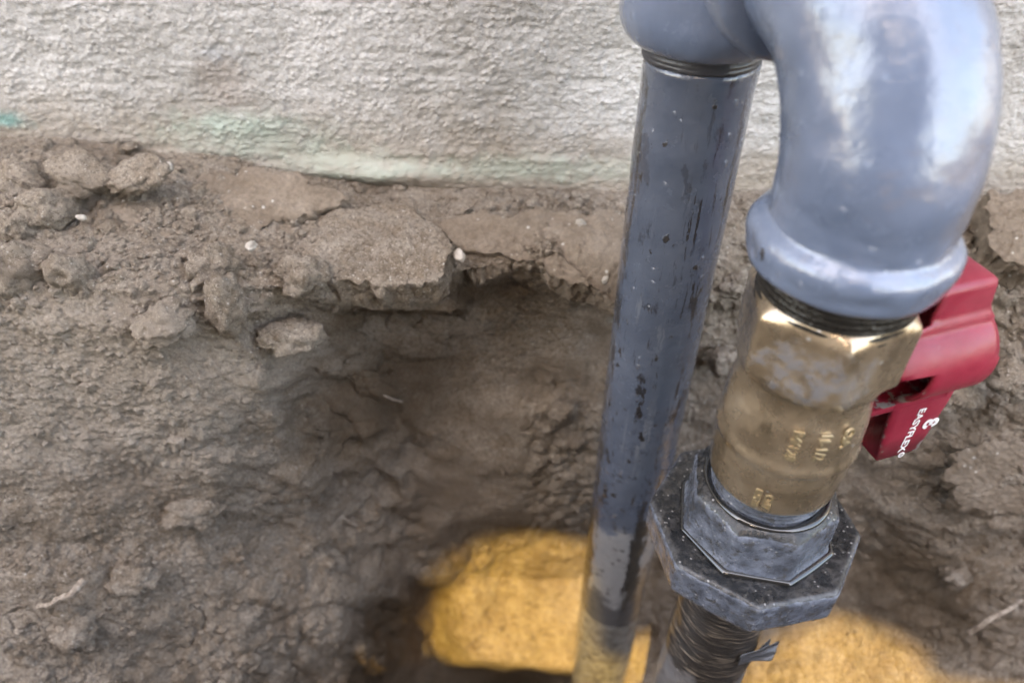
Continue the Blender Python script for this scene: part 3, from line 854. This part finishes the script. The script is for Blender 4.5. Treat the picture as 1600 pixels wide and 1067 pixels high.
def loft(name, VV, m, parent=None, cap=True, **kw):
    r, n_ = VV.shape[:2]
    idx = np.arange(r * n_).reshape(r, n_)
    nx = np.roll(idx, -1, 1)
    F = np.stack([idx[:-1], nx[:-1], nx[1:], idx[1:]], -1).reshape(-1, 4).tolist()
    if cap:
        F.append(idx[0][::-1].tolist())
        F.append(idx[-1].tolist())
    o = make(name, VV.reshape(-1, 3), F, m, parent=parent, **kw)
    b = bmesh.new()
    b.from_mesh(o.data)
    bmesh.ops.recalc_face_normals(b, faces=b.faces)
    b.to_mesh(o.data)
    b.free()
    return o
def root(pts, r0, r1, label, cat='root', name='root', m=None):
    P = np.array([px(*p) for p in pts])
    t = np.linspace(0, len(P) - 1, 26)
    Q = np.stack([np.interp(t, range(len(P)), P[:, k]) for k in range(3)], -1)
    for _ in range(4): Q[1:-1] = 0.25 * Q[:-2] + 0.5 * Q[1:-1] + 0.25 * Q[2:]
    Q = Q + np.stack([fbm(Q + k, 90, 2, 5 + k) for k in range(3)], -1) * 0.0012
    return tube(name, Q, np.linspace(r0, r1, 26) * (1 + 0.15 * np.sin(np.arange(26) * 1.7)), m or ROOT, 10, label=label, cat=cat, group='roots and twigs in the soil')
root([(452,745,.224),(466,768,.220),(474,792,.219),(482,806,.226)], .0017, .0013, 'short stubby root pointing down on the shaded slope')
root([(500,788,.228),(524,800,.224),(552,818,.226),(566,830,.234)], .0013, .0009, 'thin root stub lying right of the stubby root')
root([(56,950,.156),(92,936,.152),(112,930,.151),(128,905,.157)], .0010, .0015, 'pale bent root on the lower left slope above the round clod')
root([(1512,988,.172),(1545,968,.172),(1580,948,.177),(1598,938,.184)], .0012, .0010, 'straight pale twig on the lower right slope', 'twig', 'twig')
root([(560,640,.243),(590,616,.240),(606,622,.240),(628,628,.247)], .0007, .0005, 'hair thin rootlet on the smooth brown pit face')

# ------------------------------------------------------------------ gas pipework
PX_, PY_ = 0.0546, 0.214      # tall pipe axis
QX, QY = 0.0795, 0.1457       # valve and union axis
RP = 0.0167
gas = bpy.data.objects.new('gas_pipework', None)
C.objects.link(gas)
gas.location = (PX_, PY_, -0.44)
tag(gas, 'grey painted gas pipework with brass valve and red handle standing in the pit', 'gas pipe')

def lathe(name, cx, cy, prof, m, seg=96, noise=0.0, seed=0, f=60, parent=gas, **kw):
    th = np.linspace(0, 2 * np.pi, seg, endpoint=False)
    VV = np.array([[(cx + r * math.cos(a), cy + r * math.sin(a), z) for a in th] for z, r in prof])
    if noise:
        c = np.array([cx, cy, 0])
        d_ = (VV - c) * np.array([1, 1, 0])
        d_ /= np.linalg.norm(d_, axis=-1, keepdims=True) + 1e-9
        VV = VV + d_ * (fbm(VV, f, 4, seed) * noise)[..., None]
    return loft(name, VV, m, parent=parent, **kw)
def dprof(pts, step=0.0012):
    out = []
    for (z0, r0), (z1, r1) in zip(pts[:-1], pts[1:]):
        k = max(1, int(math.hypot(z1 - z0, r1 - r0) / step))
        for i in range(k): out.append((z0 + (z1 - z0) * i / k, r0 + (r1 - r0) * i / k))
    out.append(pts[-1])
    return out
def fillet(pts, it=2):
    """soften profile corners (Chaikin)"""
    for _ in range(it):
        o = [pts[0]]
        for a, b in zip(pts[:-1], pts[1:]):
            o.append((a[0] * .75 + b[0] * .25, a[1] * .75 + b[1] * .25))
            o.append((a[0] * .25 + b[0] * .75, a[1] * .25 + b[1] * .75))
        o.append(pts[-1])
        pts = o
    return pts
# tall pipe, from the pit floor up through the tee
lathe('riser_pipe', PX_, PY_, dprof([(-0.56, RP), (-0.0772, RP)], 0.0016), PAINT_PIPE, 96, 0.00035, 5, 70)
# threaded end above it
thr = []
for k in range(4):
    z = -0.0772 + k * 0.0015
    thr += [(z, RP + 0.0001), (z + 0.0008, RP + 0.0004 + 0.0003 * (k % 2)), (z + 0.0013, RP + 0.0002)]
lathe('pipe_thread', PX_, PY_, thr, simple('grimy_painted_thread', (0.050, 0.050, 0.056), 0.3, 0, 0.7, 260), 96, 0.0011, 8, 70)
# tee
zb = -0.0725
prof = [(zb + 0.0005, RP + 0.0005), (zb - 0.0004, 0.0195), (zb + 0.0015, 0.0226), (zb + 0.0065, 0.0246), (zb + 0.011, 0.0248), (zb + 0.0190, 0.0250), (zb + 0.025, 0.0240), (zb + 0.030, 0.0222),
        (-0.021, 0.0208), (-0.012, 0.0218), (-0.006, 0.0246), (0.003, 0.0246), (0.006, 0.0225), (0.0065, RP)]
tee = lathe('tee', PX_, PY_, dprof(fillet(prof, 2), 0.0018), PAINT_FIT, 96, 0.0009, 3, 45)
lathe('upper_pipe', PX_, PY_, dprof([(0.0065, RP), (0.62, RP)], 0.01), PAINT_FIT, 64)
dv = np.array([QX - PX_, QY - PY_])
L = np.linalg.norm(dv)
dv = np.array([dv[0] / L, dv[1] / L, 0])
ZE = -0.042
T0 = np.array([PX_, PY_, ZE])
bd, br = [], []
for s, r in fillet([(0.012, 0.0205), (0.022, 0.0208), (0.026, 0.0225), (0.029, 0.0244), (0.0365, 0.0246), (0.0385, 0.0230), (0.0388, 0.0165)], 2):
    bd.append(T0 + dv * s)
    br.append(r)
tube('tee_branch', bd, br, PAINT_FIT, 80, gas, 0.0007, 41)
# elbow: out of the tee, round a bend, down to the valve
RB = 0.039
path, rad_ = [], []
for s in np.linspace(0.026, L - RB, 8):
    path.append(T0 + dv * s)
    rad_.append(0.0192)
cen = T0 + dv * (L - RB) + np.array([0, 0, -RB])
for a in np.linspace(0, math.pi / 2, 30)[1:]:
    path.append(cen + dv * RB * math.sin(a) + np.array([0, 0, RB * math.cos(a)]))
    rad_.append(0.0192 + 0.0014 * math.sin(a))
zend = cen[2]
zt = -0.0895
for z in np.linspace(zend, zt, 18)[1:]:
    path.append(np.array([QX, QY, z]))
    rad_.append(0.0206)
band = [(-0.0902, 0.0212), (-0.0914, 0.0229), (-0.0930, 0.0238), (-0.0950, 0.0239), (-0.0975, 0.0233), (-0.0998, 0.0230), (-0.1012, 0.0222), (-0.1014, 0.0175)]
for z, r in fillet(band, 2):
    path.append(np.array([QX, QY, z]))
    rad_.append(r)
tube('elbow', path, rad_, PAINT_FIT, 112, gas, 0.0010, 61)
# pipe thread between elbow and valve
thr = []
for k in range(7):
    z = -0.1005 - k * 0.0018
    thr += [(z, 0.0182), (z - 0.0007, 0.0190), (z - 0.0011, 0.0190)]
lathe('valve_thread', QX, QY, thr, simple('blackened_thread', (0.022, 0.020, 0.018), 0.25, 0.3, 0.7), 72, 0.0004, 9, 200)

FA = math.atan2(-QY, -QX)                       # from valve axis towards the camera
def corner(theta): return FA + R(theta)         # theta counts towards the camera's right
def prism(name, n, rot, prof, m, seg=144, rnd=0.12, parent=gas, noise=0.0, seed=0, cx=QX, cy=QY, **kw):
    """n-sided bar; prof (z, corner radius, roundness 0..1 (1 = round))"""
    th = np.linspace(0, 2 * np.pi, seg, endpoint=False)
    rings = []
    for z, Rc, q in prof:
        ap = Rc * math.cos(math.pi / n)
        ph = (th - rot + math.pi / n) % (2 * math.pi / n) - math.pi / n      # angle from the nearest corner is |ph|... face middle at +-pi/n
        fa = math.pi / n - np.abs(ph)
        rp = ap / np.cos(fa)
        rmax = Rc * (1 - rnd * (1 - math.cos(math.pi / n)) )
        e = 0.0003                                # soft minimum: worn corners
        rp = 0.5 * (rp + rmax) - 0.5 * np.sqrt((rp - rmax) ** 2 + e * e)
        r = rp * (1 - q) + (ap * 1.0) * q
        rings.append(np.stack([cx + r * np.cos(th), cy + r * np.sin(th), np.full_like(th, z)], -1))
    VV = np.array(rings)
    if noise:
        c = np.array([cx, cy, 0])
        d_ = (VV - c) * np.array([1, 1, 0])
        d_ /= np.linalg.norm(d_, axis=-1, keepdims=True) + 1e-9
        VV = VV + d_ * (fbm(VV, 120, 5, seed, 0.6) * noise)[..., None]
        VV[..., 2] += fbm(VV, 110, 4, seed + 3) * noise * 0.8
    return loft(name, VV, m, parent=parent, **kw)
def dp3(pts, step=0.0009):
    out = []
    for a, b in zip(pts[:-1], pts[1:]):
        k = max(1, int(math.hypot(b[0] - a[0], b[1] - a[1]) / step))
        for i in range(k): out.append(tuple(a[q] + (b[q] - a[q]) * i / k for q in range(3)))
    out.append(pts[-1])
    return out
# valve: hexagon end, waist, cast body with a raised ring, lower collar
valve = prism('ball_valve', 6, corner(21), dp3([(-0.1085, 0.0165, 1), (-0.1086, 0.0205, 1), (-0.1095, 0.0212, 0.7), (-0.1112, 0.0217, 0.15), (-0.1125, 0.0219, 0.0), (-0.1295, 0.0219, 0.0), (-0.1315, 0.0214, 0.4), (-0.1330, 0.0219, 1.0)]), BRASS, 240, 0.10)
lathe('valve_body', QX, QY, dprof([(-0.1325, 0.0184), (-0.1350, 0.0181), (-0.1385, 0.0181), (-0.1440, 0.0190), (-0.1490, 0.0195), (-0.1545, 0.0196), (-0.1558, 0.0200), (-0.1572, 0.0203), (-0.1586, 0.0200), (-0.1598, 0.0195),
       (-0.1650, 0.0194), (-0.1662, 0.0196), (-0.1672, 0.0193), (-0.1735, 0.0190), (-0.1765, 0.0187), (-0.1778, 0.0178), (-0.1780, 0.0150)], 0.0009), BRASS, 112, 0.00022, 71, 160)
# lower thread, union hexagon and flanged union nut
thr = []
for k in range(7):
    z = -0.1765 - k * 0.0017
    thr += [(z, 0.0165), (z - 0.0006, 0.0172), (z - 0.0010, 0.0172)]
lathe('union_thread', QX, QY, thr, NUT, 72, 0.0002, 9, 200)
NR = 17.0
prism('union_collar', 8, corner(NR + 22.5), dp3([(-0.1842, 0.0165, 1), (-0.1838, 0.0192, 1.0), (-0.1842, 0.0212, 0.75), (-0.1855, 0.0228, 0.25), (-0.1872, 0.0235, 0.0), (-0.2000, 0.0238, 0.0), (-0.2022, 0.0246, 0.05), (-0.2060, 0.0256, 0.2), (-0.2140, 0.0256, 0.3)]), NUT, 320, 0.08, noise=0.00022, seed=31)
prism('union_nut', 8, corner(NR), dp3([(-0.2035, 0.0200, 0.9), (-0.2036, 0.0262, 0.4), (-0.2030, 0.0300, 0.2), (-0.2026, 0.0325, 0.06), (-0.2030, 0.0334, 0.02), (-0.2042, 0.0341, 0.0), (-0.2150, 0.0341, 0.0), (-0.2170, 0.0336, 0.08), (-0.2184, 0.0318, 0.4), (-0.2190, 0.0250, 0.9), (-0.2190, 0.0160, 1)]), NUT, 384, 0.05, noise=0.0003, seed=37)
# film of water lying round the collar
th = np.linspace(0, 2 * np.pi, 160, endpoint=False)
def bead(rad_f, z0, rb):
    P_ = np.stack([QX + rad_f * np.cos(th), QY + rad_f * np.sin(th), np.full_like(th, z0)], -1)
    out_ = np.stack([np.cos(th), np.sin(th), 0 * th], -1)
    w_ = rb * (0.70 + 0.30 * np.sin(th * 2 + 0.7) * np.sin(th * 3 + 1.0))
    w_ = np.maximum(w_, 0.00008)
    rg_ = []
    for a in np.linspace(-0.3, math.pi + 0.3, 9):
        rg_.append(P_ + out_ * (w_ * 1.5 * math.cos(a))[:, None] + np.array([0, 0, 1.0]) * (w_ * math.sin(a))[:, None])
    return loft('water_film', np.array(rg_), WATER, parent=gas, cap=False)
ph = (th - corner(NR + 22.5) + math.pi / 8) % (math.pi / 4) - math.pi / 8
bead(0.0247 * math.cos(math.pi / 8) / np.cos(math.pi / 8 - np.abs(ph)), -0.2028, 0.0011)
bead(0.0184 + 0 * th, -0.1838, 0.0011)
# rough dark pipe below the nut
thr = []
for k in range(12):
    z = -0.2165 - k * 0.0019
    thr += [(z, RP - 0.0002), (z - 0.0009, RP + 0.0004), (z - 0.0013, RP + 0.0003)]
lathe('lower_pipe', QX, QY, thr + dprof([(-0.2400, RP), (-0.54, RP)], 0.0025), LOWPIPE, 96, 0.0009, 13, 150)
# coating peeling off it
def flake(cx, cy, a0, a1, z0, z1, r0, curl, seed, thick=0.0006):
    na, nz_ = 18, 22
    A, Zz = np.meshgrid(np.linspace(a0, a1, na), np.linspace(z0, z1, nz_))
    e = np.abs(np.linspace(-1, 1, nz_))[:, None] ** 3
    t0_ = np.linspace(0, 1, na)[None]
    A = A + fbm(np.stack([0 * A, Zz * 420, 0 * A], -1), 1.0, 3, seed) * 0.55 * t0_ * (a1 - a0)
    Zz = Zz + fbm(np.stack([A * 3, 0 * A + 3.3, 0 * A], -1), 1.0, 3, seed + 1) * 0.004 * t0_
    t_ = np.linspace(0, 1, na)[None]
    rr2 = r0 + curl * t_ ** 2 + fbm(np.stack([A, Zz * 40, 0 * A], -1), 2.2, 3, seed + 2) * 0.0012
    P0 = np.stack([cx + rr2 * np.cos(A), cy + rr2 * np.sin(A), Zz], -1)
    P1 = np.stack([cx + (rr2 + thick) * np.cos(A), cy + (rr2 + thick) * np.sin(A), Zz], -1)
    n0 = na * nz_
    idx = np.arange(n0).reshape(nz_, na)
    F = []
    for k in range(nz_ - 1):
        for q in range(na - 1):
            F.append([idx[k, q], idx[k, q + 1], idx[k + 1, q + 1], idx[k + 1, q]])
            F.append([n0 + idx[k, q], n0 + idx[k + 1, q], n0 + idx[k + 1, q + 1], n0 + idx[k, q + 1]])
    edge = list(idx[0]) + list(idx[1:, -1]) + list(idx[-1, :-1][::-1]) + list(idx[1:-1, 0][::-1])
    for a_, b_ in zip(edge, edge[1:] + edge[:1]): F.append([a_, b_, n0 + b_, n0 + a_])
    return make('peeling_flake', np.concatenate([P0.reshape(-1, 3), P1.reshape(-1, 3)]), F, FLAKE, parent=gas)
flake(QX, QY, corner(44), corner(86), -0.2655, -0.2715, RP + 0.0002, 0.006, 8)
flake(QX, QY, corner(60), corner(92), -0.2690, -0.2750, RP + 0.0004, 0.003, 15)

# red lever handle, a hollow casting open towards the valve
sv = np.array([math.sin(R(72)), math.cos(R(72)), 0])        # along the stem, outwards
nv = np.array([sv[1], -sv[0], 0])                           # across, towards the camera
zv = np.array([0, 0, 1.0])
HZ = -0.1375
O = np.array([QX, QY, 0])
def H(s, n, z): return O + sv * s + nv * n + zv * z
stem = []
for s in np.linspace(0.014, 0.030, 6): stem.append(H(s, 0, HZ))
tube('valve_stem', stem, [0.0105, 0.0105, 0.0100, 0.0085, 0.0085, 0.0085], BRASS, 40, gas)
# outline (n, z, s at the open edge, s at the outer end) going round once
RBs, HW = 0.0150, 0.0068
out = []
def arc(a0, a1, k, s0, s1):
    for a in np.linspace(R(a0), R(a1), k):
        out.append((RBs * math.cos(a), HZ + RBs * math.sin(a), s0, s1))
ztop, zbot = -0.1120, -0.1795
out += [(HW, zbot, .0335, .0500), (HW, -0.170, .0322, .0513), (HW, -0.160, .0308, .0524), (HW, -0.1535, .0300, .0526), (HW + .0002, -0.1522, .0299, .0512)]
out += [(HW + .0010, -0.1514, .0298, .0512), (HW + .0018, -0.1509, .0290, .0510)]
arc(-56, 13, 16, .0286, .0506)
arc(16, 56, 9, .0172, .0500)
out += [(HW + .0018, -0.1240, .0200, .0495), (HW + .0006, -0.1228, .0285, .0490), (HW, -0.1212, .0288, .0485), (HW, -0.1145, .0290, .0470), (HW - .0006, ztop - .0006, .0290, .0467), (HW - .0022, ztop, .0290, .0465)]
m_ = len(out)
out += [(-n, z, s0, s1) for n, z, s0, s1 in out[::-1]]
OUT = np.array(out)
cN = OUT[:, 0]
def offs(th_):
    P = OUT[:, :2]
    t_ = np.roll(P, -1, 0) - np.roll(P, 1, 0)
    t_ /= np.linalg.norm(t_, axis=1, keepdims=True) + 1e-12
    return P + np.stack([-t_[:, 1], t_[:, 0]], -1) * th_
inn = offs(0.0016)
ring_list = []
mk = lambda nz2, s: np.array([H(s_, a, b) for (a, b), s_ in zip(nz2, s)])
s0, s1 = OUT[:, 2], OUT[:, 3]
oo = OUT[:, :2]
half = offs(0.0005)
ring_list.append(mk(inn, s1 - 0.004))
ring_list.append(mk(inn, s0 + 0.0006))
ring_list.append(mk(half, s0))
ring_list.append(mk(oo, s0 + 0.0005))
for t_ in (0.15, 0.4, 0.7, 0.93): ring_list.append(mk(oo, s0 + (s1 - s0) * t_))
ring_list.append(mk(half, s1 - 0.0003))
ring_list.append(mk(inn, s1))
handle = loft('lever_handle', np.array(ring_list), RED, parent=gas, label='red lever handle pointing down with white lettering')
# floor of the lever hollow and its stop tab
def box(name, s, n, z, m, parent, bev=0.0004):
    bm_ = bmesh.new()
    r_ = bmesh.ops.create_cube(bm_, size=1)
    for v in r_['verts']:
        v.co = Vector(H(s[0] + (v.co.x + .5) * (s[1] - s[0]), n[0] + (v.co.y + .5) * (n[1] - n[0]), z[0] + (v.co.z + .5) * (z[1] - z[0])))
    bmesh.ops.bevel(bm_, geom=list(bm_.edges), offset=bev, segments=2, affect='EDGES')
    bmesh.ops.recalc_face_normals(bm_, faces=bm_.faces)
    v = [p.co[:] for p in bm_.verts]
    bm_.verts.index_update()
    f = [[q.index for q in p.verts] for p in bm_.faces]
    bm_.free()
    return make(name, v, f, m, parent=parent, smooth=False)
box('stop_tab', (.0215, .0490), (-.0050, .0066), (-.1556, -.1532), RED, gas)

# ------------------------------------------------------------------ lettering
def text_mesh(txt, size, extrude, bold=0.0):
    cu = bpy.data.curves.new('t', 'FONT')
    cu.body = txt
    cu.size = size
    cu.extrude = extrude
    cu.offset = bold
    cu.align_x = 'CENTER'
    cu.align_y = 'CENTER'
    cu.resolution_u = 3
    o = bpy.data.objects.new('t', cu)
    C.objects.link(o)
    bpy.context.view_layer.update()
    me = bpy.data.meshes.new_from_object(o.evaluated_get(bpy.context.evaluated_depsgraph_get()))
    v = np.array([p.co[:] for p in me.vertices])
    f = [list(p.vertices) for p in me.polygons]
    bpy.data.objects.remove(o)
    bpy.data.curves.remove(cu)
    bpy.data.meshes.remove(me)
    return v, f
def on_lever(qx, qy):
    """s, z of the lever's front face point seen at a photo pixel"""
    d_ = px(qx, qy, 1.0)
    p0 = H(0, HW, 0)
    k = np.dot(p0, nv) / np.dot(d_, nv)
    q = d_ * k - O
    return float(np.dot(q, sv)), float(q[2])
def lever_text(name, txt, size, qx, qy, length=None, bold=0.00008):
    v, f = text_mesh(txt, size, 0.00006, bold)
    if length:
        v[:, 0] *= length / (v[:, 0].max() - v[:, 0].min())
    s_, z_ = on_lever(qx, qy)
    P = np.array([H(s_ + a[1], HW + 0.00012 + a[2], z_ - a[0]) for a in v])
    o = make(name, P, f, WHITE_INK, smooth=False)
    o.parent = handle
    me = o.data
    co = np.array([p.co[:] for p in me.vertices]) - np.array(gas.location)
    me.vertices.foreach_set('co', co.astype(np.float32).ravel())
    return o
a_, b_ = on_lever(1440, 643), on_lever(1411, 705)
tl_ = abs(a_[1] - b_[1])
lever_text('brand_lettering', 'EASYFLEX', 0.0036, 1424, 672, tl_ * 1.06, )
lever_text('brand_emblem', '\u0190', 0.0068, 1452, 661, None, 0.00035)
lever_text('trademark_dot', '\u00ae', 0.0030, 1407, 710)
def body_text(name, txt, size, theta, z, rad0, ext=0.00035):
    v, f = text_mesh(txt, size, ext, 0.00006)
    P = []
    for a in v:
        ang = corner(theta) + a[1] / rad0
        r = rad0 + a[2]
        P.append((QX + r * math.cos(ang), QY + r * math.sin(ang), z - a[0]))
    return make(name, P, f, EMB, smooth=False, parent=gas)
EMB = simple('raised_brass', (0.56, 0.47, 0.31), 0.35, 0.8, 0.3)
body_text('raised_marking', 'B4/128', 0.0040, 10, -0.1468, 0.01935)
body_text('raised_marking', '11-1/2', 0.0040, 31, -0.1462, 0.01935)
body_text('raised_marking', 'CSA', 0.0040, 50, -0.1440, 0.01935)
body_text('raised_marking', '82REB', 0.0028, -3, -0.1712, 0.01915)
body_text('raised_marking', 'CLI7', 0.0032, 6, -0.1714, 0.01915)

# ------------------------------------------------------------------ board fence added out of view; its hole shapes the sun patch
FY = -0.90
def to_blocker(p):
    k = (FY - p[1]) / sun_dir.y
    return (p[0] + sun_dir.x * k, p[2] + sun_dir.z * k)
from mathutils.bvhtree import BVHTree
gme = ground.data
gv = V.reshape(-1, 3)
gsel = np.empty(len(gme.polygons) * 4, dtype=np.int32)
gme.polygons.foreach_get('vertices', gsel) if False else gme.loops.foreach_get('vertex_index', gsel)
gsel = gsel.reshape(-1, 4)
gc = gv[gsel].mean(1)
gsel = gsel[(np.abs(gc[:, 0]) < 0.35) & (gc[:, 1] > 0.05) & (gc[:, 1] < 0.3) & (gc[:, 2] < -0.28)]
uq, inv = np.unique(gsel, return_inverse=True)
TREE = BVHTree.FromPolygons(gv[uq].tolist(), inv.reshape(-1, 4).tolist())
def on_ground(a, b):
    hit = TREE.ray_cast(Vector((0, 0, 0)), Vector(px(a, b, 1.0)).normalized())
    return np.array(hit[0]) if hit[0] is not None else px(a, b, 0.22)
PATCH = [(652,1012),(648,960),(662,905),(700,858),(760,830),(840,824),(930,842),(944,862),(946,962),(990,985),(1024,978),(1050,938),(1085,1000),(1180,1010),(1215,980),(1300,946),(1390,972),(1440,1004),(1452,1040),(1440,1100),(1200,1100),(975,1085),(900,1052),(800,1044),(700,1032)]
hole = [to_blocker(on_ground(a, b)) for a, b in PATCH]
blocker = bpy.data.objects.new('sun_blocker', None)
C.objects.link(blocker)
blocker.location = (0, FY, ZG)
tag(blocker, 'added unseen board fence with a hole shaping the sun patch, across the passage from the wall', 'blocker')
hx0, hx1 = min(h[0] for h in hole), max(h[0] for h in hole)
hz0, hz1 = min(h[1] for h in hole), max(h[1] for h in hole)
def solid(name, poly, y0, y1, m, parent):
    n_ = len(poly)
    v = [(a, y0, b) for a, b in poly] + [(a, y1, b) for a, b in poly]
    f = [list(range(n_)), list(range(2 * n_ - 1, n_ - 1, -1))] + [[i, i + n_, (i + 1) % n_ + n_, (i + 1) % n_] for i in range(n_)]
    return make(name, v, f, m, parent=parent, smooth=False)
FT = 2.60
PWD = 0.14
def clip_x(poly, xa, keep_right):
    o = []
    for p, q in zip(poly, poly[1:] + poly[:1]):
        ip, iq = (p[0] >= xa) == keep_right, (q[0] >= xa) == keep_right
        if ip: o.append(p)
        if ip != iq:
            t_ = (xa - p[0]) / (q[0] - p[0])
            o.append((xa, p[1] + (q[1] - p[1]) * t_))
    return o
x0 = -1.26
while x0 < 0.55:
    x1 = x0 + PWD
    xa, xb = x0, x1                             # boards butt tightly
    lay = 0.0
    seg_ = None
    if xb > hx0 and xa < hx1:
        seg_ = clip_x(clip_x(hole, xa, True), xb, False)
    if seg_ and len(seg_) >= 3:
        lo_ = sorted({round(p[0], 5) for p in seg_} | {xa, xb})
        def zr(xq, f_):
            zs = []
            for p, q in zip(hole, hole[1:] + hole[:1]):
                if min(p[0], q[0]) <= xq <= max(p[0], q[0]) and abs(p[0] - q[0]) > 1e-9:
                    zs.append(p[1] + (q[1] - p[1]) * (xq - p[0]) / (q[0] - p[0]))
            return f_(zs) if zs else None
        xsn = [q for q in lo_ if hx0 <= q <= hx1]
        dn = [(q, zr(q, min)) for q in xsn]
        upn = [(q, zr(q, max)) for q in xsn]
        dn = [p for p in dn if p[1] is not None]
        upn = [p for p in upn if p[1] is not None]
        if len(dn) > 1:
            mid_ = 0.5 * (dn[0][1] + upn[0][1])
            L_ = [(xa, dn[0][1] if dn[0][0] <= xa + 1e-6 else mid_)] if dn[0][0] > xa + 1e-6 else []
            L2 = [(xb, 0.5 * (dn[-1][1] + upn[-1][1]))] if dn[-1][0] < xb - 1e-6 else []
            low_poly = [(xa, ZG - 0.05)] + [(xb, ZG - 0.05)] + (L_ + dn + L2)[::-1]
            up_poly = (L_ + upn + L2) + [(xb, ZG + FT), (xa, ZG + FT)]
            solid('blocker_board', low_poly, FY + lay, FY + lay - 0.007, WOOD, blocker)
            solid('blocker_board', up_poly, FY + lay, FY + lay - 0.007, WOOD, blocker)
            x0 = x1
            continue
    solid('blocker_board', [(xa, ZG - 0.05), (xb, ZG - 0.05), (xb, ZG + FT), (xa, ZG + FT)], FY + lay, FY + lay - 0.007, WOOD, blocker)
    x0 = x1
